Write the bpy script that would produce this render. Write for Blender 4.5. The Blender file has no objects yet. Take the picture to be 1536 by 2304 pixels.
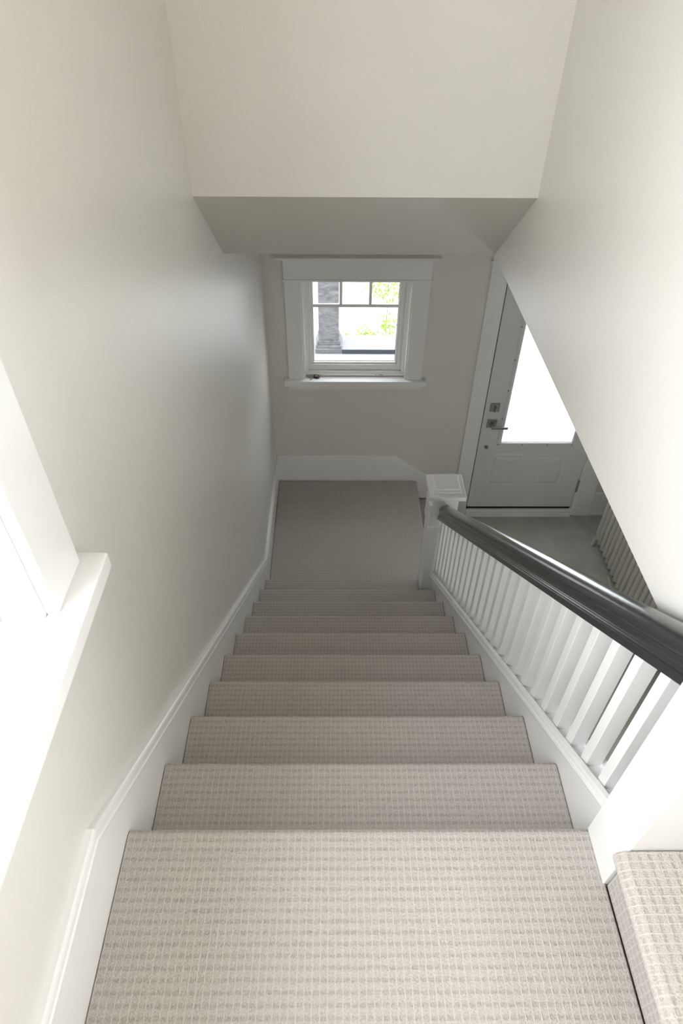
import bpy, bmesh, math, random
from mathutils import Vector, Matrix
random.seed(7)
S = bpy.context.scene
COL = S.collection

# ------------------------------------------------------------------ materials
def newmat(name):
    m = bpy.data.materials.new(name); m.use_nodes = True
    nt = m.node_tree; b = nt.nodes['Principled BSDF']
    return m, nt, b
def N(nt, typ, **kw):
    n = nt.nodes.new(typ)
    for k, v in kw.items(): setattr(n, k, v)
    return n
def plain(name, col, rough=.5, metal=0, bump=0, bscale=200, spec=.5, var=0, vscale=3, coat=0):
    m, nt, b = newmat(name)
    b.inputs['Base Color'].default_value = (*col, 1)
    b.inputs['Roughness'].default_value = rough
    b.inputs['Metallic'].default_value = metal
    b.inputs['Specular IOR Level'].default_value = spec
    if coat:
        b.inputs['Coat Weight'].default_value = coat; b.inputs['Coat Roughness'].default_value = .12
    tc = N(nt, 'ShaderNodeTexCoord')
    if bump:
        nz = N(nt, 'ShaderNodeTexNoise'); nz.inputs['Scale'].default_value = bscale
        nz.inputs['Detail'].default_value = 3
        nt.links.new(tc.outputs['Object'], nz.inputs['Vector'])
        bp = N(nt, 'ShaderNodeBump'); bp.inputs['Strength'].default_value = bump
        bp.inputs['Distance'].default_value = .002
        nt.links.new(nz.outputs['Fac'], bp.inputs['Height']); nt.links.new(bp.outputs['Normal'], b.inputs['Normal'])
    if var:
        n2 = N(nt, 'ShaderNodeTexNoise'); n2.inputs['Scale'].default_value = vscale; n2.inputs['Detail'].default_value = 6
        nt.links.new(tc.outputs['Object'], n2.inputs['Vector'])
        mx = N(nt, 'ShaderNodeMix', data_type='RGBA')
        mx.inputs['A'].default_value = (*[c*(1-var) for c in col], 1); mx.inputs['B'].default_value = (*[min(1, c*(1+var)) for c in col], 1)
        nt.links.new(n2.outputs['Fac'], mx.inputs['Factor']); nt.links.new(mx.outputs['Result'], b.inputs['Base Color'])
    return m
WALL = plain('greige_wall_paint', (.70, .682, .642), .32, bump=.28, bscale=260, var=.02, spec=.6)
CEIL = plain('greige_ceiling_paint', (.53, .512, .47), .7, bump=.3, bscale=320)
WHITE = plain('white_trim_paint', (.80, .80, .79), .28, bump=.05, bscale=60)
DOORW = plain('white_door_paint', (.66, .66, .665), .32)
BLACK = plain('charcoal_gloss_paint', (.020, .020, .022), .22, bump=.25, bscale=45, spec=.6, coat=.3)
GAP = plain('dark_weatherstrip', (.008, .008, .008), .8)
METAL = plain('satin_nickel', (.38, .37, .35), .32, metal=1)
RADM = plain('radiator_enamel', (.52, .50, .45), .35)
HOLE = plain('screw_plug_grey', (.22, .22, .22), .6)
SUBF = plain('rough_underside', (.25, .24, .22), .9)
FOBM = plain('black_plastic', (.015, .014, .013), .35)
GOLD = plain('gold_print', (.55, .42, .18), .5)
PORCH = plain('grey_porch_paint', (.10, .104, .122), .45, var=.25, vscale=12)
PORCHD = plain('dark_grey_porch_paint', (.020, .026, .032), .5, var=.2, vscale=9)
LITEC = plain('pale_masonry', (.26, .26, .28), .8, var=.06)
GROUND = plain('pale_gravel', (.40, .40, .39), .95, var=.1, vscale=20)
LEAF = plain('leaf_green', (.20, .30, .045), .5)
STEM = plain('brown_stem', (.12, .08, .05), .8)

# column: grey paint; noise in its colour imitates reflections and dust on the glass
COLM, nt, b = newmat('grey_column_painted_reflections')
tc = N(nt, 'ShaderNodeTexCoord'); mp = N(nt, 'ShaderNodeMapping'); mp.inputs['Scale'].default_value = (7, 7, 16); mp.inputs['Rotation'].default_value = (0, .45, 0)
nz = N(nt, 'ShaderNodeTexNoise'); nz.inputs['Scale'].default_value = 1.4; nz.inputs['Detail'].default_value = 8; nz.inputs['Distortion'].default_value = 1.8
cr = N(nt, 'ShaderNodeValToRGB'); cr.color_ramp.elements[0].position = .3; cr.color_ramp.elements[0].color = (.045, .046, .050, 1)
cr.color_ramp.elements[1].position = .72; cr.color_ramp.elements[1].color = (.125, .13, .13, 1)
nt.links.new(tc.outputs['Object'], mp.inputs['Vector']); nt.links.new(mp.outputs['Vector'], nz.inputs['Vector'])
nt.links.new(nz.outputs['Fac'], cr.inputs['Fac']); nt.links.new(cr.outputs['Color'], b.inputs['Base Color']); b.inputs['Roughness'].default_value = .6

# tiles of the entry floor
TILE, nt, b = newmat('grey_stone_tile')
tc = N(nt, 'ShaderNodeTexCoord')
nz = N(nt, 'ShaderNodeTexNoise'); nz.inputs['Scale'].default_value = 5; nz.inputs['Detail'].default_value = 8; nz.inputs['Distortion'].default_value = .6
cr = N(nt, 'ShaderNodeValToRGB'); cr.color_ramp.elements[0].position = .3; cr.color_ramp.elements[0].color = (.33, .32, .285, 1)
cr.color_ramp.elements[1].position = .75; cr.color_ramp.elements[1].color = (.43, .42, .38, 1)
mp = N(nt, 'ShaderNodeMapping'); mp.inputs['Rotation'].default_value = (0, 0, -.55); mp.inputs['Scale'].default_value = (7, 1.6, 1)
n2 = N(nt, 'ShaderNodeTexNoise'); n2.inputs['Scale'].default_value = 1.6; n2.inputs['Detail'].default_value = 5; n2.inputs['Distortion'].default_value = 1.2
c2 = N(nt, 'ShaderNodeValToRGB'); c2.color_ramp.elements[0].position = .70; c2.color_ramp.elements[0].color = (0, 0, 0, 1)
c2.color_ramp.elements[1].position = .76; c2.color_ramp.elements[1].color = (1, 1, 1, 1)
mx = N(nt, 'ShaderNodeMix', data_type='RGBA'); mx.inputs['B'].default_value = (.60, .58, .54, 1)
nt.links.new(tc.outputs['Object'], nz.inputs['Vector']); nt.links.new(nz.outputs['Fac'], cr.inputs['Fac'])
nt.links.new(tc.outputs['Object'], mp.inputs['Vector']); nt.links.new(mp.outputs['Vector'], n2.inputs['Vector']); nt.links.new(n2.outputs['Fac'], c2.inputs['Fac'])
nt.links.new(c2.outputs['Color'], mx.inputs['Factor']); nt.links.new(cr.outputs['Color'], mx.inputs['A']); nt.links.new(mx.outputs['Result'], b.inputs['Base Color'])
b.inputs['Roughness'].default_value = .5

# woven loop carpet: UV in metres, cells of 18 mm with ridges both ways and a small pit row
def carpet():
    m, nt, b = newmat('beige_loop_carpet')
    L = nt.links.new
    uv = N(nt, 'ShaderNodeUVMap'); uv.uv_map = 'UVMap'
    wob = N(nt, 'ShaderNodeTexNoise'); wob.inputs['Scale'].default_value = 70; wob.inputs['Detail'].default_value = 2
    L(uv.outputs['UV'], wob.inputs['Vector'])
    sb = N(nt, 'ShaderNodeVectorMath', operation='SUBTRACT'); sb.inputs[1].default_value = (.5, .5, .5); L(wob.outputs['Color'], sb.inputs[0])
    sc = N(nt, 'ShaderNodeVectorMath', operation='SCALE'); sc.inputs['Scale'].default_value = .0032; L(sb.outputs[0], sc.inputs[0])
    ad = N(nt, 'ShaderNodeVectorMath', operation='ADD'); L(uv.outputs['UV'], ad.inputs[0]); L(sc.outputs[0], ad.inputs[1])
    sp = N(nt, 'ShaderNodeSeparateXYZ'); L(ad.outputs[0], sp.inputs[0])
    def mth(op, a, bb=None, c=None):
        n = N(nt, 'ShaderNodeMath', operation=op)
        for i, x in enumerate((a, bb, c)):
            if x is None: continue
            if isinstance(x, (int, float)): n.inputs[i].default_value = x
            else: L(x, n.inputs[i])
        return n.outputs[0]
    def tri(src, pitch):   # 0 at a line, 1 mid-cell
        f = mth('FRACT', mth('MULTIPLY', src, 1/pitch))
        return mth('MULTIPLY', mth('ABSOLUTE', mth('SUBTRACT', f, .5)), 2)   # 1 on line,0 mid
    tx = tri(sp.outputs[0], .0142); ty = tri(sp.outputs[1], .0190)
    lx = mth('MINIMUM', mth('MULTIPLY', mth('MAXIMUM', mth('SUBTRACT', tx, .70), 0), 5.0), 1)
    row = mth('MINIMUM', mth('MULTIPLY', mth('MAXIMUM', mth('SUBTRACT', .52, ty), 0), 3.0), 1)
    pit = mth('MULTIPLY', row, mth('SUBTRACT', 1, lx))
    yarn = N(nt, 'ShaderNodeTexNoise'); yarn.inputs['Scale'].default_value = 300; yarn.inputs['Detail'].default_value = 2
    L(uv.outputs['UV'], yarn.inputs['Vector'])
    fx = tri(sp.outputs[0], .0036)
    big = N(nt, 'ShaderNodeTexNoise'); big.inputs['Scale'].default_value = 55; big.inputs['Detail'].default_value = 3
    L(uv.outputs['UV'], big.inputs['Vector'])
    pv = mth('MULTIPLY', pit, mth('MULTIPLY_ADD', big.outputs['Fac'], 1.6, .0))
    h = mth('SUBTRACT', mth('MULTIPLY_ADD', yarn.outputs['Fac'], 1.1, mth('MULTIPLY', fx, .14)), mth('MULTIPLY_ADD', pv, .5, mth('MULTIPLY', lx, -.10)))
    bp = N(nt, 'ShaderNodeBump'); bp.inputs['Strength'].default_value = .75; bp.inputs['Distance'].default_value = .0032
    L(h, bp.inputs['Height']); L(bp.outputs['Normal'], b.inputs['Normal'])
    f1 = mth('ADD', mth('MULTIPLY', pv, .34), mth('MULTIPLY', mth('SUBTRACT', .66, yarn.outputs['Fac']), 1.5))
    f1 = mth('SUBTRACT', f1, mth('MULTIPLY', lx, .30))
    f1 = mth('MINIMUM', mth('MAXIMUM', f1, 0), 1)
    mx = N(nt, 'ShaderNodeMix', data_type='RGBA'); mx.inputs['A'].default_value = (.51, .473, .436, 1); mx.inputs['B'].default_value = (.285, .255, .225, 1)
    L(f1, mx.inputs['Factor']); L(mx.outputs['Result'], b.inputs['Base Color'])
    b.inputs['Roughness'].default_value = .95; b.inputs['Specular IOR Level'].default_value = .1
    b.inputs['Sheen Weight'].default_value = .15
    return m
CARPET = carpet()

def glassmat(name, tint=(1, 1, 1)):
    m = bpy.data.materials.new(name); m.use_nodes = True; nt = m.node_tree; nt.nodes.clear()
    o = N(nt, 'ShaderNodeOutputMaterial'); t = N(nt, 'ShaderNodeBsdfTransparent'); t.inputs['Color'].default_value = (*tint, 1)
    g = N(nt, 'ShaderNodeBsdfGlossy'); g.inputs['Roughness'].default_value = .02
    lw = N(nt, 'ShaderNodeLayerWeight'); lw.inputs['Blend'].default_value = .5; mx = N(nt, 'ShaderNodeMixShader')
    p5 = N(nt, 'ShaderNodeMath', operation='POWER'); p5.inputs[1].default_value = 5
    f = N(nt, 'ShaderNodeMath', operation='MULTIPLY_ADD'); f.inputs[1].default_value = .9; f.inputs[2].default_value = .03
    nt.links.new(lw.outputs['Facing'], p5.inputs[0]); nt.links.new(p5.outputs[0], f.inputs[0])
    nt.links.new(f.outputs[0], mx.inputs[0]); nt.links.new(t.outputs[0], mx.inputs[1]); nt.links.new(g.outputs[0], mx.inputs[2]); nt.links.new(mx.outputs[0], o.inputs[0])
    return m
GLASS = glassmat('clear_glass')
LOWE = glassmat('tinted_glass', (.68, .68, .68))
FROST = bpy.data.materials.new('frosted_glass'); FROST.use_nodes = True; nt = FROST.node_tree; nt.nodes.clear()
o = N(nt, 'ShaderNodeOutputMaterial'); t = N(nt, 'ShaderNodeBsdfTranslucent'); t.inputs['Color'].default_value = (.72, .74, .74, 1)
g = N(nt, 'ShaderNodeBsdfGlossy'); g.inputs['Roughness'].default_value = .15; mx = N(nt, 'ShaderNodeMixShader'); mx.inputs[0].default_value = .06
nt.links.new(t.outputs[0], mx.inputs[1]); nt.links.new(g.outputs[0], mx.inputs[2]); nt.links.new(mx.outputs[0], o.inputs[0])

# ------------------------------------------------------------------ helpers
def link(name, me, mat, parent=None, loc=(0, 0, 0), smooth=False, bevel=0, seg=2, angle=40):
    o = bpy.data.objects.new(name, me); COL.objects.link(o); o.location = loc
    if mat: me.materials.append(mat)
    if parent: o.parent = parent
    if bevel:
        b = o.modifiers.new('bevel', 'BEVEL'); b.width = bevel; b.segments = seg; b.limit_method = 'ANGLE'; b.angle_limit = math.radians(angle)
        b.harden_normals = False
    if smooth:
        for p in me.polygons: p.use_smooth = True
    return o
class MB:
    def __init__(s): s.v = []; s.f = []
    def box(s, x0, x1, y0, y1, z0, z1):
        n = len(s.v)
        s.v += [(x, y, z) for z in (z0, z1) for y in (y0, y1) for x in (x0, x1)]
        s.f += [tuple(n+i for i in q) for q in ((0, 2, 3, 1), (4, 5, 7, 6), (0, 1, 5, 4), (2, 6, 7, 3), (0, 4, 6, 2), (1, 3, 7, 5))]
        return s
    def prism(s, pts, a0, a1, axis='x'):   # pts are (u,v) in the plane across axis
        n = len(s.v); k = len(pts)
        def P(u, v, a): return {'x': (a, u, v), 'y': (u, a, v), 'z': (u, v, a)}[axis]
        s.v += [P(u, v, a0) for u, v in pts] + [P(u, v, a1) for u, v in pts]
        s.f.append(tuple(n+i for i in range(k))); s.f.append(tuple(n+k+i for i in reversed(range(k))))
        for i in range(k):
            j = (i+1) % k; s.f.append((n+i, n+k+i, n+k+j, n+j))
        return s
    def tube(s, a, b, r, n=14, r2=None):
        a = Vector(a); b = Vector(b); d = (b-a).normalized(); u = d.orthogonal().normalized(); w = d.cross(u); r2 = r if r2 is None else r2
        i0 = len(s.v)
        for p, rr in ((a, r), (b, r2)):
            for i in range(n):
                t = 2*math.pi*i/n; s.v.append(tuple(p+u*rr*math.cos(t)+w*rr*math.sin(t)))
        for i in range(n):
            j = (i+1) % n; s.f.append((i0+i, i0+j, i0+n+j, i0+n+i))
        s.f.append(tuple(i0+i for i in reversed(range(n)))); s.f.append(tuple(i0+n+i for i in range(n)))
        return s
    def frame(s, x0, x1, z0, z1, w, y0, y1):  # picture-frame of four mitre-free members in the XZ plane
        s.box(x0, x0+w, y0, y1, z0, z1); s.box(x1-w, x1, y0, y1, z0, z1)
        s.box(x0+w, x1-w, y0, y1, z0, z0+w); s.box(x0+w, x1-w, y0, y1, z1-w, z1); return s
    def me(s, name):
        m = bpy.data.meshes.new(name); m.from_pydata([tuple(v) for v in s.v], [], s.f)
        bm = bmesh.new(); bm.from_mesh(m); bmesh.ops.recalc_face_normals(bm, faces=bm.faces); bm.to_mesh(m); bm.free(); m.update()
        return m
    def ob(s, name, mat, parent=None, **kw): return link(name, s.me(name), mat, parent, **kw)
def sweep(path, prof, name, mat, parent=None, cap=True, **kw):
    """path: (y,z) or with plane='xz' (x,z); prof: (across, up-normal) closed loop; mitred joints."""
    plane = kw.pop('plane', 'yz'); flip = kw.pop('flip', 1); origin = kw.pop('origin', 0)
    n = len(path); rings = []
    for i, p in enumerate(path):
        p = Vector(p)
        d0 = (p-Vector(path[i-1])).normalized() if i > 0 else None
        d1 = (Vector(path[i+1])-p).normalized() if i < n-1 else None
        if d0 is None: t = d1; sc = 1
        elif d1 is None: t = d0; sc = 1
        else: t = (d0+d1).normalized(); sc = 1/max(.2, t.dot(d0))
        if d0 is None or d1 is None:      # ends are cut plumb
            nrm = Vector((0, 1)); sc = 1/abs(t.x) if abs(t.x) > .1 else 1
        else: nrm = Vector((-t.y, t.x))
        if nrm.y < 0: nrm = -nrm
        ring = []
        for a, h in prof:
            q = p+nrm*h*sc
            ring.append((origin+a*flip, q.x, q.y) if plane == 'yz' else (q.x, origin+a*flip, q.y))
        rings.append(ring)
    k = len(prof); m = MB(); m.v = [v for r in rings for v in r]
    for i in range(n-1):
        for j in range(k):
            l = (j+1) % k; m.f.append((i*k+j, i*k+l, (i+1)*k+l, (i+1)*k+j))
    m.f.append(tuple(range(k))); m.f.append(tuple((n-1)*k+j for j in reversed(range(k))))
    return m.ob(name, mat, parent, **kw)
def tag(o, label=None, cat=None, group=None, kind=None):
    if label: o['label'] = label
    if cat: o['category'] = cat
    if group: o['group'] = group
    if kind: o['kind'] = kind
    return o
def empty(name, loc, label, cat, group=None):
    o = bpy.data.objects.new(name, None); COL.objects.link(o); o.location = loc; o.empty_display_size = .1
    return tag(o, label, cat, group)
def struct(o, label=None): o['kind'] = 'structure'; return tag(o, label) if label else o
def under(o, parent):   # parent keeping world coordinates
    o.parent = parent; o.matrix_parent_inverse = Matrix.Translation(-Vector(parent.location)); return o
def uv_world(o, fn):
    me = o.data; uv = me.uv_layers.new(name='UVMap')
    for p in me.polygons:
        for li in p.loop_indices:
            uv.data[li].uv = fn(me.vertices[me.loops[li].vertex_index].co, p.normal)

# ------------------------------------------------------------------ dimensions (metres)
RUN, RISE = .2413, .1831
XW = -.03                     # left wall
XL, XR = -.0170, 1.0035        # carpet on the main flight
YF = 3.379                    # front wall
YU, YS, ZC, ZU = 1.634, 2.079, .4335, .785
XR2 = 1.068                   # right upper wall
ZE = -12*RISE                 # entry floor
ZL = -10*RISE                 # landing
TOP = 2.9; YB = -1.15; XH = 2.72
def nose(y): return -RISE/RUN*y

# ------------------------------------------------------------------ shell
def wall(name, boxes, mat=WALL, label=None):
    m = MB()
    for b in boxes: m.box(*b)
    return struct(m.ob(name, mat), label)
# left wall with its window opening (y -.86..+.085, z .62..1.95)
WY0, WY1, WZ0, WZ1 = -1.02, .085, .62, 1.80  # extent beyond the view is made up and sized for its light
wall('wall_left', [(-.19, XW, YB-.15, WY0, ZE-.1, TOP), (-.19, XW, WY1, YF+.17, ZE-.1, TOP),
                   (-.19, XW, WY0, WY1, ZE-.1, WZ0), (-.19, XW, WY0, WY1, WZ1, TOP)], label='greige painted wall left of the stairs')
# front wall with window and door openings
FX0, FX1, FZ0, FZ1 = .202, .910, -.922, -.225
DX0, DX1, DZ1 = 1.488, 2.345, -.105
wall('wall_front', [(XW, FX0, YF, YF+.17, ZE-.1, ZC+.3), (FX0, FX1, YF, YF+.17, ZE-.1, FZ0), (FX0, FX1, YF, YF+.17, FZ1, ZC+.3),
                    (FX1, DX0, YF, YF+.17, ZE-.1, ZC+.3), (DX0, DX1, YF, YF+.17, DZ1, ZC+.3), (DX1, XH+.15, YF, YF+.17, ZE-.1, ZC+.3)],
     label='greige front wall holding the small window and the entry door')
wall('wall_upper_front', [(XW, XR2, YU, YU+.12, ZU, TOP)], label='greige upper wall across the stairwell above the sloped soffit')
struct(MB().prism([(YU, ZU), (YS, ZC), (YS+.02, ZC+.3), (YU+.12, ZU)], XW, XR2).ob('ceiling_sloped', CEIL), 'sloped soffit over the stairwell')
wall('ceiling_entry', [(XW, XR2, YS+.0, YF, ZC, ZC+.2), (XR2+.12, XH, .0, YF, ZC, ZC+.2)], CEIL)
wall('wall_right', [(XR2, XR2+.12, .003, YF, ZC, TOP)], label='greige upper wall on the right that ends in a level edge above the entry')
wall('wall_hall', [(XR2+.01, XH+.12, -.105, .003, ZE-.1, TOP)], label='wall beside the flight rising to the right')
wall('wall_entry_right', [(XH, XH+.15, .003, .3, ZE-.1, ZC+.3), (XH, XH+.15, .9, YF, ZE-.1, ZC+.3), (XH, XH+.15, .3, .9, ZE-.1, -1.9), (XH, XH+.15, .3, .9, -1.2, ZC+.3)])  # leaves a gap for the added hall window
wall('wall_back', [(-.19, 3.3, YB-.15, YB, ZE-.1, TOP)])
wall('wall_upper_end', [(3.15, 3.3, YB, -.1, ZE, .80), (3.15, 3.3, YB, -.1, 2.25, TOP)])  # unseen opening added here to let more daylight into the stairwell
wall('wall_upper_rear', [(XH+.12, 3.15, -.105, .0, ZE, TOP)])
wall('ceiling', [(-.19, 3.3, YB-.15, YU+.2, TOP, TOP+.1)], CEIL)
f = MB().box(-.19, XH+.15, YB-.15, YF+.17, ZE-.12, ZE).ob('floor', TILE); struct(f, 'grey stone floor of the entry')

# ------------------------------------------------------------------ carpeted stairs
def nosing_profile(y_back, y_nose, z, z_down, r=.017, over=.026, flip=1):
    """closed loop in (run, z): tread, rounded nosing, riser"""
    pts = [(y_back, z_down), (y_back, z)]
    cy, cz = y_nose-r, z-r
    for i in range(9):
        a = math.pi/2-i*math.pi/8*1.05
        pts.append((cy+r*math.cos(a), cz+r*math.sin(a)))
    pts.append((y_nose-over, z-2*r-.004)); pts.append((y_nose-over, z_down))
    return pts
def arc_uv(pts):
    acc = [0]; d = 0
    for i in range(1, len(pts)):
        d += math.dist(pts[i], pts[i-1]); acc.append(d)
    return acc
def carpet_step(name, parent, y_back, y_nose, z, z_down, x0, x1, axis='x', bev=.0035, extra=None):
    pts = nosing_profile(y_back, y_nose, z, z_down)
    m = MB().prism(pts, x0, x1, axis)
    if extra: m.box(*extra)
    me = m.me(name); o = link(name, me, CARPET, None, bevel=bev, seg=3, angle=55)
    L = arc_uv(pts)
    def fn(co, n):
        a = co.x if axis == 'x' else co.y; u = co.y if axis == 'x' else co.x
        if axis == 'y' and abs(n.z) > .9: return (co.x, co.y)
        if abs(n.x if axis == 'x' else n.y) > .9: return (u, co.z)
        best = min(range(len(pts)), key=lambda i: (pts[i][0]-u)**2+(pts[i][1]-co.z)**2)
        if math.dist(pts[best], (u, co.z)) < .002: return (a, L[best]+y_nose*0)
        return (a, u)
    uv_world(o, fn); under(o, parent); return o

st = empty('staircase', (.49, 1.1, ZE), 'long flight of beige looped carpet steps going down to a lower landing', 'staircase')
step = [carpet_step('landing', st, YB+.012, .006, 0, -RISE, XL, .9755)]
for k in range(1, 10):
    xr = XR if k < 9 else .941
    carpet_step('step', st, (k-1)*RUN-.024, k*RUN+.004, -k*RISE, -(k+1)*RISE, XL, xr)
# lower landing: nosing towards the right (+x), notched for the newel post
o = carpet_step('landing', st, XL, 1.062, ZL, ZE+RISE, 2.199, YF-.022, axis='y', bev=.012, extra=(XL, .941, 9*RUN-.026, 2.21, ZL-.05, ZL-.0003))
# side of the flight facing the hall, closed down to the floor
m = MB().prism([(.003, nose(0)-.19), (.003, ZE), (2.19, ZE), (2.19, nose(2.19)-.19)], 1.008, 1.045).ob('side_panel', WHITE); under(m, st)
lo = empty('staircase', (1.18, 2.8, ZE), 'short dim carpet step below the landing, behind the lower newel post', 'staircase')
carpet_step('step', lo, 1.062-.026, 1.062+RUN, ZL-RISE, ZE, 2.2, YF-.022, axis='y')
up_ = empty('staircase', (1.2, -.6, 0), 'pale carpet step rising to the right beside the top landing', 'staircase')
def up_step(k):
    xn = .940+(k-1)*RUN; z = k*RISE; r = .02
    pts = [(xn+RUN+.036, z), (xn+RUN+.036, z-RISE+.0005)] if k < 4 else [(xn+1.9, z), (xn+1.9, z-RISE+.0005)]
    pts = [(xn+.036, z-RISE+.0005), (xn+.036, z-2*r-.004)]
    for i in range(9):
        a = math.pi*1.05-i*math.pi/8*.0-math.pi*.55*i/8
        pts.append((xn+r+r*math.cos(a), z-r+r*math.sin(a)))
    xe = xn+RUN+.036 if k < 4 else 3.14
    pts += [(xe, z), (xe, z-RISE+.0005)]
    y1 = -.1095 if k == 1 else -.108
    m = MB().prism(pts, YB+.012, y1, 'y'); o = link('step', m.me('step'), CARPET, None, bevel=.012, seg=3, angle=55)
    L = arc_uv(pts)
    def fn(co, n):
        if abs(n.y) > .9: return (co.x, co.z)
        best = min(range(len(pts)), key=lambda i: (pts[i][0]-co.x)**2+(pts[i][1]-co.z)**2)
        return (co.y, L[best])
    uv_world(o, fn); under(o, up_)
for k in range(1, 5): up_step(k)
wall('floor_upper', [(.98, 3.15, YB, -.108, -.3, -.01)], SUBF)

# ------------------------------------------------------------------ skirting with moulded cap
CAPP = [(0, -.036), (.0125, -.036), (.0165, -.033), (.0175, -.028), (.0150, -.024), (.0150, -.012), (.0165, -.008), (.0150, -.002), (.011, .0), (0, .0)]
def board(path, drop, d0, d1, name, axis):
    pts = list(path)+[(u, v-drop) for u, v in reversed(path)]
    return MB().prism(pts, d0, d1, axis)
LP = [(YB, .21), (-.079, .21), (2.30, -1.597), (YF-.012, -1.597)]
bl = struct(board([(u, v-.03) for u, v in LP], .42, XW, XW+.012, 'b', 'x').ob('baseboard_left', WHITE), 'white skirting that follows the stairs on the left wall')
c = sweep(LP, CAPP, 'moulded_cap', WHITE, bl, origin=XW)
FP = [(XW+.012, -1.597), (.881, -1.597), (1.379, -1.969)]
bf = struct(board([(u, v-.03) for u, v in FP], .42, YF-.014, YF, 'b', 'y').ob('baseboard_front', WHITE), 'white skirting on the front wall that slopes down beside the landing')
sweep(FP, CAPP, 'moulded_cap', WHITE, bf, plane='xz', origin=YF, flip=-1)
br = struct(MB().box(2.499, XH, YF-.014, YF, ZE, ZE+.20).box(2.499, XH, YF-.022, YF, ZE, ZE+.02).ob('baseboard_entry', WHITE), 'white baseboard right of the entry door')
sweep([(2.499, ZE+.23), (XH, ZE+.23)], CAPP, 'moulded_cap', WHITE, br, plane='xz', origin=YF, flip=-1)

# ------------------------------------------------------------------ railing
rl = empty('stair_railing', (1.022, 1.0, nose(1.0)), 'white balustrade with a black handrail along the right side of the stairs', 'railing')
XC = 1.022; Y0, Y1 = .002, 2.046
m = MB().prism([(Y0, nose(Y0)+.079), (Y1, nose(Y1)+.079), (Y1, nose(Y1)-.24), (Y0, nose(Y0)-.24)], 1.005, 1.045).ob('stringer', WHITE); under(m, rl)
q = math.cos(math.atan(RISE/RUN))
SH = [(a, h*q) for a, h in [(-.036, .079), (-.038, .086), (-.036, .094), (-.033, .097), (-.033, .106), (-.036, .110), (-.034, .118), (-.024, .121), (-.0185, .116), (-.0185, .104), (.0185, .104), (.0185, .116), (.034, .119), (.036, .079)]]
o = sweep([(Y0, nose(Y0)), (Y1, nose(Y1))], SH, 'shoe_rail', WHITE, origin=XC); under(o, rl)
# handrail section (half), mirrored: flat fillet, beads, neck, wide crown
half = [(.0, .544), (.037, .544), (.0372, .565), (.0345, .567), (.0350, .571), (.0325, .574), (.0328, .577), (.0295, .580), (.0280, .586), (.0283, .593),
        (.0305, .599), (.0335, .606), (.0345, .614), (.0335, .622), (.0300, .630), (.0250, .6355), (.0185, .6395), (.0110, .642), (0, .6435)]
HP = [(a, h*q) for a, h in half]+[(-a, h*q) for a, h in reversed(half[1:-1])]
YN = .0
o = sweep([(YN, nose(YN)), (Y1, nose(Y1))], HP, 'handrail', BLACK, origin=XC); o['label'] = 'black glossy handrail'; under(o, rl)
for i, p in enumerate(o.data.polygons): p.use_smooth = len(p.vertices) == 4
md = o.modifiers.new('e', 'EDGE_SPLIT'); md.split_angle = math.radians(38)
# balusters, plumb, cut to the slope at both ends
w = .028; proto = None; i = 0; y = .063
while y < 2.02:
    if proto is None:
        s_ = RISE/RUN
        a, b_ = y, y+w
        v = []
        for x in (1.0045, 1.0425):
            v += [(x, 0, .103), (x, w, .103-s_*w), (x, w, .546-s_*w), (x, 0, .546)]
        m = MB(); m.v = v; m.f = [(0, 1, 2, 3), (7, 6, 5, 4), (0, 4, 5, 1), (3, 2, 6, 7), (0, 3, 7, 4), (1, 5, 6, 2)]
        me = m.me('baluster'); me.materials.append(WHITE)
        proto = bpy.data.objects.new('baluster', me); COL.objects.link(proto); o = proto
        bv = o.modifiers.new('bevel', 'BEVEL'); bv.width = .0012; bv.segments = 2
    else:
        o = proto.copy(); COL.objects.link(o)
    o.parent = rl; o.location = Vector((0, y, nose(y)))-Vector(rl.location)
    i += 1; y += .0802
# upper newel post (its top is beyond the picture)
nw = MB().box(.969, 1.075, -.108, .002, -.0, 1.02).ob('newel_post', WHITE, None, bevel=.002); under(nw, rl)
cp = MB().box(.957, 1.067, -.120, .003, 1.02, 1.045).box(.975, 1.060, -.10, -.01, 1.045, 1.065).ob('post_cap', WHITE, None, bevel=.003); under(cp, rl); cp.parent = nw; cp.matrix_parent_inverse = Matrix.Translation((0,0,0)); cp.location = (0,0,0)
# lower newel: base box, ledge, recessed neck with a side plate, two-tier cap
ny0, ny1, nx0, nx1 = 2.045, 2.197, .944, 1.100
nl = MB().box(nx0, nx1, ny0, ny1, ZE, -1.09).box(nx0-.007, nx1+.007, ny0-.007, ny1+.007, -1.09, -1.068)\
    .box(nx0+.010, nx1-.010, ny0+.008, ny1-.010, -1.068, -.862).ob('newel_post', WHITE, None, bevel=.003); under(nl, rl)
def sub(mb, name, mat, parent, **kw):
    o = mb.ob(name, mat, parent, **kw); return o
def subw(mb, name, mat, par, **kw):      # sub-part given in world coordinates under an un-offset part
    o = mb.ob(name, mat, None, **kw); o.parent = par; return o
subw(MB().box(nx0-.008, nx0+.010, ny0+.016, ny1-.01, -1.068, -.925), 'side_plate', WHITE, nl, bevel=.003)
subw(MB().prism([(.924, 2.022), (1.122, 2.022), (1.122, 2.220), (.924, 2.220)], -.858, -.829, 'z')
     .prism([(.949, 2.047), (1.097, 2.047), (1.097, 2.195), (.949, 2.195)], -.829, -.813, 'z')
     .box(.957, 1.089, 2.058, 2.188, -.813, -.800), 'post_cap', WHITE, nl, bevel=.0045, seg=3)

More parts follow.
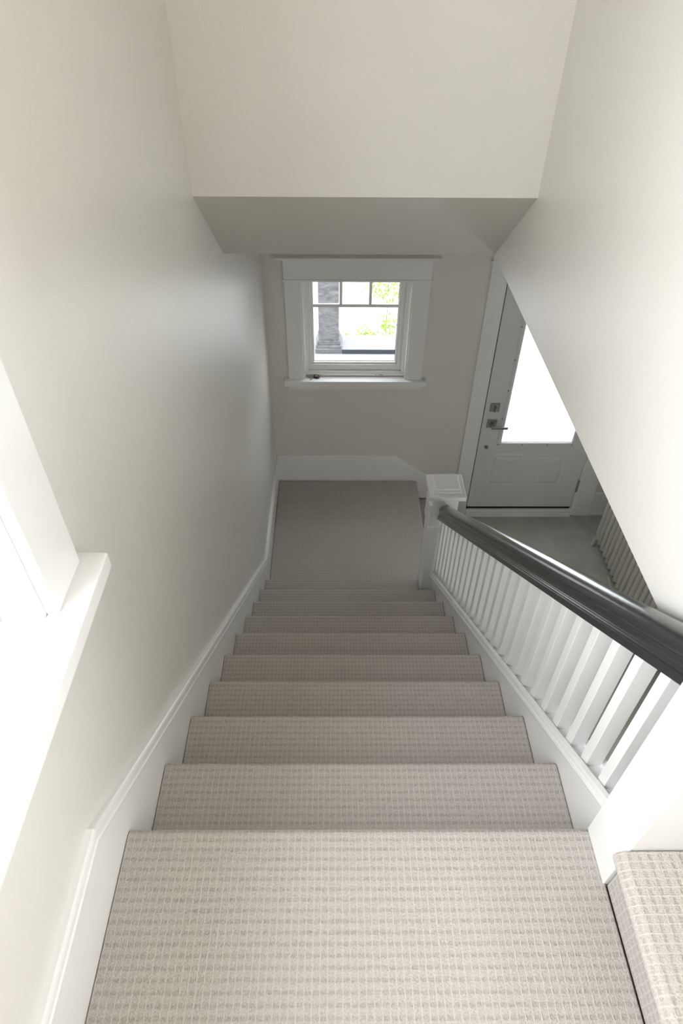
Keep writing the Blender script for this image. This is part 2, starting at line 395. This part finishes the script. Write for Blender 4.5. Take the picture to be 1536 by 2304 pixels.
# ------------------------------------------------------------------ front window
def window_trim(win, x0, x1, ztop, zsill, hx0, hx1):
    pass
w1 = struct(MB().box(FX0, FX0+.036, 3.412, 3.49, FZ0, FZ1).box(FX1-.036, FX1, 3.412, 3.49, FZ0, FZ1)
            .box(FX0+.036, FX1-.036, 3.412, 3.49, FZ0, FZ0+.036).box(FX0+.036, FX1-.036, 3.412, 3.49, FZ1-.02, FZ1)
            .box(FX0, FX0+.012, 3.37, 3.412, FZ0, FZ1).box(FX1-.012, FX1, 3.37, 3.412, FZ0, FZ1)
            .box(FX0+.012, FX0+.022, 3.402, 3.412, FZ0+.006, FZ1).box(FX1-.022, FX1-.012, 3.402, 3.412, FZ0+.006, FZ1)
            .box(FX0+.022, FX1-.022, 3.403, 3.412, FZ0+.004, FZ0+.022)
            .ob('window_1', WHITE, bevel=.0015), 'white framed window with three small upper panes above the landing')
GX0, GX1, GZ0, GZ1 = .274, .832, -.829, -.262
MB().box(FX0+.036, GX0-.014, 3.428, 3.475, GZ0-.014, GZ1+.02).box(GX1+.014, FX1-.036, 3.428, 3.475, GZ0-.014, GZ1+.02).box(FX0+.036, FX1-.036, 3.428, 3.475, FZ0+.036, GZ0-.014)\
    .box(GX0-.014, GX0, 3.438, 3.475, GZ0, GZ1+.02).box(GX1, GX1+.014, 3.438, 3.475, GZ0, GZ1+.02).box(GX0-.014, GX1+.014, 3.438, 3.475, GZ0-.014, GZ0).box(GX0, GX1, 3.432, 3.475, GZ1, GZ1+.03)\
    .ob('sash', WHITE, w1, bevel=.002)
MB().box(GX0, GX1, 3.441, 3.452, -.433, -.412).box(.447, .466, 3.441, 3.452, -.412, GZ1).box(.637, .656, 3.441, 3.452, -.412, GZ1).ob('muntin_bars', WHITE, w1)
MB().frame(GX0-.001, GX1+.001, GZ0-.001, GZ1+.001, .004, 3.4525, 3.4555).ob('glazing_gasket', GAP, w1)
MB().box(GX0, GX1, 3.456, 3.460, GZ0, GZ1).ob('pane', LOWE, w1)
def cas(mb, name, mat=WHITE): return mb.ob(name, mat, w1, bevel=.0022)
cas(MB().box(.101, FX0, 3.360, YF, -.922, -.226), 'casing'); cas(MB().box(FX1, 1.016, 3.360, YF, -.922, -.226), 'casing')
cas(MB().box(.092, 1.025, 3.353, YF, -.228, -.215), 'header_fillet')
cas(MB().box(.099, 1.017, 3.358, YF, -.215, -.098), 'header')
MB().prism([(YF, -.098), (3.356, -.098), (3.352, -.092), (3.349, -.089), (3.342, -.084), (3.336, -.081), (3.335, -.074), (YF, -.074)], .052, 1.062).ob('header_crown', WHITE, w1)
cas(MB().box(.070, 1.050, 3.332, YF, -.962, -.922).box(FX0, FX1, YF, 3.412, -.962, -.9222), 'window_sill')
cas(MB().box(.099, 1.019, 3.360, YF, -1.004, -.962), 'apron')
MB().box(.70, .708, 3.400, 3.4035, -.909, -.905).box(.725, .75, 3.400, 3.4035, -.909, -.905).ob('sash_lock_slot', HOLE, w1)

# ------------------------------------------------------------------ left window
w2 = struct(MB().box(-.175, -.125, WY1-.045, WY1, WZ0, WZ1).box(-.175, -.125, WY0, WY0+.045, WZ0, WZ1).box(-.175, -.125, WY0+.045, WY1-.045, WZ1-.045, WZ1).box(-.175, -.125, WY0+.045, WY1-.045, WZ0, WZ0+.045)
            .box(-.125, XW, WY1-.012, WY1, WZ0, WZ1).box(-.125, XW, WY0, WY0+.012, WZ0, WZ1).box(-.125, XW, WY0+.012, WY1-.012, WZ1-.012, WZ1)
            .box(-.118, -.100, WY1-.028, WY1-.012, WZ0, WZ1-.012).box(-.085, -.070, WY1-.022, WY1-.012, WZ0, WZ1-.012)
            .ob('window_2', WHITE, bevel=.0015), 'tall bright white framed window in the left wall')
SY0, SY1 = WY0+.045, WY1-.045
MB().box(-.165, -.135, SY1-.04, SY1, WZ0+.045, WZ1-.045).box(-.165, -.135, SY0, SY0+.04, WZ0+.045, WZ1-.045).box(-.165, -.135, SY0+.04, SY1-.04, WZ0+.045, WZ0+.09).box(-.165, -.135, SY0+.04, SY1-.04, WZ1-.085, WZ1-.045).ob('sash', WHITE, w2, bevel=.002)
MB().box(-.152, -.148, SY0+.04, SY1-.04, WZ0+.09, WZ1-.085).ob('pane', GLASS, w2)
MB().box(XW, -.010, WY1-.002, .198, .632, WZ1+.01).ob('casing', WHITE, w2, bevel=.002)
MB().box(XW, -.010, WY0-.113, WY0+.002, .632, WZ1+.01).ob('casing', WHITE, w2, bevel=.002)
MB().box(XW, -.008, WY0-.12, .205, WZ1+.01, WZ1+.14).ob('header', WHITE, w2, bevel=.002)
MB().box(XW, .031, WY0-.14, .220, .595, .632).box(-.125, XW, WY0+.0, WY1-.0, .600, .6318).ob('window_sill', WHITE, w2, bevel=.004, seg=3)
MB().box(XW, -.012, WY0-.11, .190, .51, .595).ob('apron', WHITE, w2, bevel=.002)

w3 = struct(MB().box(XH+.05, XH+.10, .3, .34, -1.9, -1.2).box(XH+.05, XH+.10, .86, .9, -1.9, -1.2).box(XH+.05, XH+.10, .34, .86, -1.9, -1.86).box(XH+.05, XH+.10, .34, .86, -1.24, -1.2).ob('window_added_hall', WHITE))  # unseen window added to brighten the entry hall
MB().box(XH+.07, XH+.075, .34, .86, -1.86, -1.24).ob('pane', GLASS, w3)
# ------------------------------------------------------------------ entry door
SX0, SX1, SZ0, SZ1 = 1.495, 2.339, -2.104, -.118
FY = 3.362
LX0, LX1, LZ0, LZ1 = 1.660, 2.187, -1.442, -.36
bm_ = MB()
# slab built around the lite opening
bm_.box(SX0, LX0-.01, FY, FY+.044, SZ0, SZ1).box(LX1+.01, SX1, FY, FY+.044, SZ0, SZ1).box(LX0-.01, LX1+.01, FY, FY+.044, SZ0, LZ0-.01).box(LX0-.01, LX1+.01, FY, FY+.044, LZ1+.01, SZ1)
d1 = struct(bm_.ob('door_1', DOORW), 'white entry door with a large frosted glass panel')
# lite frame: stepped moulding
MB().frame(LX0-.026, LX1+.026, LZ0-.041, LZ1+.041, .020, FY-.006, FY).ob('lite_frame', DOORW, d1, bevel=.003, seg=3)
MB().frame(LX0-.012, LX1+.012, LZ0-.024, LZ1+.024, .0125, FY-.012, FY+.01).frame(LX0-.004, LX1+.004, LZ0-.012, LZ1+.012, .006, FY-.004, FY+.012).ob('lite_bead', WHITE, d1, bevel=.002, seg=2)
MB().box(LX0, LX1, FY+.012, FY+.018, LZ0-.005, LZ1).ob('frosted_pane', FROST, d1)
hz = [(1.635, z) for z in (-.523, -.766, -1.006, -1.242)]+[(x, -1.474) for x in (1.639, 1.824, 2.011, 2.197)]+[(2.204, z) for z in (-.523, -.766, -1.006, -1.242)]
for x, z in hz: MB().tube((x, FY-.0075, z), (x, FY-.004, z), .0052, 10).ob('screw_plug', HOLE, d1)
# two embossed panels: moulded rim and raised field with sloped edges
def emboss(x0, x1, z0, z1):
    m = MB(); y = FY; rr = [(0, 0), (.009, -.0034), (.015, -.0034), (.023, -.0002), (.029, -.0002), (.058, -.0075)]
    rings = []
    for d, h in rr: rings.append([(x0+d, y+h-.0004, z0+d), (x1-d, y+h-.0004, z0+d), (x1-d, y+h-.0004, z1-d), (x0+d, y+h-.0004, z1-d)])
    for r in rings: m.v += r
    for i in range(len(rings)-1):
        for j in range(4):
            k = (j+1) % 4; m.f.append((i*4+j, i*4+k, (i+1)*4+k, (i+1)*4+j))
    n = 4*(len(rings)-1); m.f.append((n, n+1, n+2, n+3)); m.f.append((3,2,1,0))
    o = m.ob('embossed_panel', DOORW, d1); return o
emboss(1.612, 1.856, -1.886, -1.566); emboss(1.958, 2.200, -1.886, -1.566)
# hardware
db = MB().box(1.529, 1.597, FY-.010, FY, -1.180, -1.110).ob('deadbolt', METAL, d1, bevel=.002)
MB().tube((1.563, FY-.022, -1.145), (1.563, FY-.010, -1.145), .012, 16).box(1.559, 1.567, FY-.040, FY-.018, -1.168, -1.128).ob('thumb_turn', METAL, db, bevel=.001)
hd = MB().box(1.529, 1.597, FY-.010, FY, -1.318, -1.248).ob('door_handle', METAL, d1, bevel=.002)
MB().box(1.553, 1.573, FY-.055, FY-.008, -1.295, -1.275).box(1.553, 1.672, FY-.066, FY-.052, -1.297, -1.275).ob('lever', METAL, hd, bevel=.0015)
MB().tube((1.557, FY-.012, -1.500), (1.557, FY, -1.500), .014, 20).ob('door_viewer', METAL, d1)
for z in (-1.885, -.45): MB().box(2.337, 2.349, FY-.006, FY+.02, z-.055, z+.055).tube((2.343, FY-.007, z-.055), (2.343, FY-.007, z+.055), .007, 12).ob('hinge', METAL, d1)
MB().box(DX0+.0005, SX0-.0005, FY+.012, FY+.05, -2.12, SZ1).box(DX0, SX1, FY+.006, FY+.05, -2.129, SZ0-.001).ob('weatherstrip', GAP, d1)
# jambs, casing, threshold
MB().box(DX0-.02, DX0, FY-.002, YF+.17, ZE, DZ1).box(SX1+.012, 2.386, FY-.002, YF+.17, ZE, DZ1).box(DX0-.02, 2.386, FY-.002, YF+.17, DZ1, DZ1+.02).ob('door_jamb', WHITE, d1)
MB().box(1.379, DX0-.009, 3.356, YF, ZE, DZ1).box(1.379, DX0-.009, 3.350, YF, ZE, ZE+.23).ob('casing', WHITE, d1, bevel=.002)
MB().box(2.386, 2.499, 3.356, YF, ZE+.236, DZ1).box(2.384, 2.501, 3.350, YF, ZE, ZE+.236).ob('casing', WHITE, d1, bevel=.002)
MB().box(1.369, 2.509, 3.349, YF, DZ1, DZ1+.013).ob('header_fillet', WHITE, d1, bevel=.002)
MB().box(1.377, 2.501, 3.354, YF, DZ1+.013, DZ1+.15).box(1.34, 2.54, 3.325, YF, DZ1+.15, DZ1+.18).ob('header', WHITE, d1, bevel=.003)
MB().box(DX0, SX1+.012, 3.335, YF+.17, ZE, -2.150).box(DX0, SX1+.012, 3.350, YF+.1, -2.150, -2.129).ob('threshold', WHITE, d1, bevel=.003)

# ------------------------------------------------------------------ radiator
rd = empty('radiator', (2.55, 2.4, ZE), 'off-white column radiator on the entry floor, right of the door', 'radiator')
pr = None
for i in range(19):
    y = 3.018-i*.0625
    if pr is None:
        m = MB()
        # rounded slab column pair, in local coordinates
        def rr(x0, x1, hw, n=6):
            pts = []
            for k in range(n+1):
                a = -math.pi/2+math.pi*k/n; pts.append((x1-hw+hw*math.cos(a), hw*math.sin(a)))
            for k in range(n+1):
                a = math.pi/2+math.pi*k/n; pts.append((x0+hw+hw*math.cos(a), hw*math.sin(a)))
            return pts
        for x0 in (-.10, -.033, .034): m.prism(rr(x0, x0+.060, .021), .085, .66, 'z')
        m.prism(rr(-.105, .099, .024), .62, .69, 'z'); m.prism(rr(-.100, .094, .0225), .075, .115, 'z')
        me = m.me('radiator_section'); me.materials.append(RADM)
        for p in me.polygons: p.use_smooth = False
        pr = bpy.data.objects.new('radiator_section', me); COL.objects.link(pr); o = pr
    else: o = pr.copy(); COL.objects.link(o)
    o.parent = rd; o.location = Vector((2.545, y, ZE))-Vector(rd.location)
    if i == 0: pr.location = o.location
for y in (3.018, 3.018-18*.0625):
    m = MB().tube((2.452, y, ZE+.085), (2.448, y, ZE), .014, 12, .016).ob('foot', RADM); under(m, rd)
    m = MB().tube((2.635, y, ZE+.085), (2.64, y, ZE), .014, 12, .016).ob('foot', RADM); under(m, rd)
m = MB().tube((2.48, 3.02, ZE+.095), (2.48, 1.89, ZE+.095), .016).tube((2.48, 3.02, ZE+.65), (2.48, 1.89, ZE+.65), .02).ob('connecting_pipe', RADM); under(m, rd)

# ------------------------------------------------------------------ car key on the window sill
kx, ky, kz = .282, 3.386, -.9212
key = empty('car_key', (kx, ky, kz), 'black car key fob with a metal key on the left end of the window sill', 'key')
def kob(mb, name, mat, rz=0, loc=(0, 0, 0), **kw):
    o = mb.ob(name, mat, key, **kw); o.rotation_euler = (0, 0, rz); o.location = loc; return o
pts = [(.021*math.copysign(abs(math.cos(t))**.6, math.cos(t)), .0145*math.copysign(abs(math.sin(t))**.6, math.sin(t))) for t in [2*math.pi*i/28 for i in range(28)]]
kob(MB().prism(pts, 0, .014, 'z'), 'fob', FOBM, -.35, (.008, 0, 0), bevel=.002)
kob(MB().box(-.007, .007, -.006, -.001, .0141, .0152).box(-.007, .007, .001, .006, .0141, .0152), 'fob_buttons', GOLD, -.35, (.008, 0, 0))
kob(MB().box(-.055, -.016, -.0045, .0045, .002, .0065), 'key_blade', METAL, .05)
pts = [(.0085*math.cos(2*math.pi*i/20), .0075*math.sin(2*math.pi*i/20)) for i in range(20)]
kob(MB().prism(pts, .0, .002, 'z').tube((.004, .006, .001), (.018, .020, .006), .0013, 8), 'key_tag', METAL, 0, (-.030, -.026, 0))

# ------------------------------------------------------------------ outside
struct(MB().box(-14, 16, YF+.17, 26, -3.35, -3.2).ob('floor_ground', GROUND), 'pale ground outside')
struct(MB().box(-2.5, 5, YF+.17, 5.6, -2.45, -2.3).ob('floor_porch', LITEC))
kn = MB().box(-2.5, 5, 4.98, 5.78, -3.2, -1.85).ob('porch_wall', LITEC); tag(kn, 'pale low porch wall seen through the small window, under the column', 'wall')
pk = MB().box(.49, 4.2, 5.392, 5.70, -1.8495, -1.80).box(.50, 4.2, 5.40, 5.69, -1.8498, -1.8494).ob('porch_plank', PORCH)
pk.data.materials.append(PORCHD)
for p in pk.data.polygons:
    if p.normal.y < -.9: p.material_index = 1
tag(pk, 'grey painted plank with a dark front edge lying on the porch wall', 'plank')
cl = empty('porch_column', (.35, 5.53, -1.85), 'square streaked grey porch column seen through the left of the window', 'column')
def cob(mb, name, mat=None, **kw): o = mb.ob(name, mat or COLM, None, **kw); under(o, cl); return o
cob(MB().box(.250, .454, 5.435, 5.64, -1.72, .60), 'shaft')
cob(MB().box(.212, .492, 5.395, 5.675, -1.849, -1.795).box(.222, .482, 5.405, 5.665, -1.795, -1.765).box(.235, .469, 5.418, 5.655, -1.765, -1.72), 'column_base', bevel=.006, seg=3)
struct(MB().box(-2.5, 5, 5.42, 5.66, .60, .85).ob('trim_porch_beam', PORCHD))
def shrub(x, y, z, r, n, label, name='shrub'):
    root = empty(name, (x, y, -3.2), label, 'shrub', None)
    m = MB()
    for _ in range(n):
        a = random.random()*6.28; b_ = math.acos(random.uniform(-1, 1)); rr = r*random.random()**.4
        c = Vector((rr*math.sin(b_)*math.cos(a), rr*math.sin(b_)*math.sin(a), z+3.2+rr*math.cos(b_)*.8))
        s = random.uniform(.018, .042)
        u = Vector((random.gauss(0, 1), random.gauss(0, 1), random.gauss(0, 1))).normalized(); v = u.orthogonal().normalized(); w_ = u.cross(v)*.18
        i0 = len(m.v); m.v += [tuple(c-u*s), tuple(c+v*s*.5+w_*s), tuple(c+u*s), tuple(c-v*s*.5+w_*s)]; m.f.append((i0, i0+1, i0+2, i0+3))
    me = bpy.data.meshes.new('foliage'); me.from_pydata(m.v, [], m.f); link('foliage', me, LEAF, root)
    MB().tube((0, 0, 0), (0, 0, z+3.2), .008, 6, .004).ob('stem', STEM, root)
shrub(.52, 6.98, -2.5, .10, 50, 'small pale green shrub just right of the porch column')
shrub(.79, 7.05, -2.5, .14, 90, 'low yellow-green shrub behind the middle of the plank')
shrub(1.16, 8.3, -2.3, .42, 430, 'leafy yellow-green bush seen in the top right window pane')
shrub(1.14, 7.5, -2.6, .20, 110, 'sunlit green bush behind the right end of the plank')

# ------------------------------------------------------------------ light
W = bpy.data.worlds.new('sky'); S.world = W; W.use_nodes = True; nt = W.node_tree
bg = nt.nodes['Background']; bg.inputs['Strength'].default_value = 1.0
tc = N(nt, 'ShaderNodeTexCoord'); sp = N(nt, 'ShaderNodeSeparateXYZ'); cr = N(nt, 'ShaderNodeValToRGB')
nt.links.new(tc.outputs['Generated'], sp.inputs[0]); nt.links.new(sp.outputs[2], cr.inputs['Fac'])
SKY = 17.0
cr.color_ramp.elements[0].position = 0; cr.color_ramp.elements[0].color = (.98, .99, 1, 1)
cr.color_ramp.elements[1].position = .8; cr.color_ramp.elements[1].color = (.90, .95, 1, 1)
nt.links.new(cr.outputs['Color'], bg.inputs['Color']); bg.inputs['Strength'].default_value = SKY
def portal(name, loc, rot, sx, sy):
    l = bpy.data.lights.new(name, 'AREA'); l.shape = 'RECTANGLE'; l.size = sx; l.size_y = sy; l.cycles.is_portal = True
    o = bpy.data.objects.new(name, l); COL.objects.link(o); o.location = loc; o.rotation_euler = rot
PI = math.pi
portal('portal_left', (-.2, (WY0+WY1)/2, (WZ0+WZ1)/2), (0, -PI/2, 0), WZ1-WZ0, WY1-WY0)
portal('portal_front', ((FX0+FX1)/2, YF+.18, (FZ0+FZ1)/2), (-PI/2, 0, 0), FX1-FX0, FZ1-FZ0)
portal('portal_added_opening', (3.31, (YB-.1)/2, 1.525), (0, PI/2, 0), 1.45, 1.05)  # guides sky through the added opening in the end wall
portal('portal_added_hall', (XH+.16, .6, -1.55), (0, PI/2, 0), .7, .6)  # guides sky through the added hall window
portal('portal_door', ((LX0+LX1)/2, YF+.18, (LZ0+LZ1)/2), (-PI/2, 0, 0), LX1-LX0, LZ1-LZ0)

# ------------------------------------------------------------------ camera
cam = bpy.data.cameras.new('camera'); co = bpy.data.objects.new('camera', cam); COL.objects.link(co); S.camera = co
pt, yw, rl_, fpx = .7443, .0116, .009, 1461.35
fw = Vector((math.sin(yw)*math.cos(pt), math.cos(yw)*math.cos(pt), -math.sin(pt))); rt = Vector((math.cos(yw), -math.sin(yw), 0)); up = rt.cross(fw)
r2 = rt*math.cos(rl_)+up*math.sin(rl_); u2 = -rt*math.sin(rl_)+up*math.cos(rl_)
M = Matrix((r2, u2, -fw)).transposed().to_4x4(); M.translation = (.4263, -.5637, 1.4478); co.matrix_world = M
cam.sensor_fit = 'VERTICAL'; cam.sensor_height = 36; cam.sensor_width = 24; cam.lens = 36*fpx/2304; cam.clip_start = .02
cam.dof.use_dof = True; cam.dof.focus_distance = 2.0; cam.dof.aperture_fstop = 7.0

S.view_settings.view_transform = 'Standard'; S.view_settings.look = 'None'; S.view_settings.gamma = 1
S.view_settings.use_curve_mapping = False; S.view_settings.exposure = 0
S.cycles.max_bounces = 14; S.cycles.diffuse_bounces = 8; S.cycles.transparent_max_bounces = 8
S.cycles.caustics_reflective = False; S.cycles.caustics_refractive = False
S.cycles.sample_clamp_indirect = 6
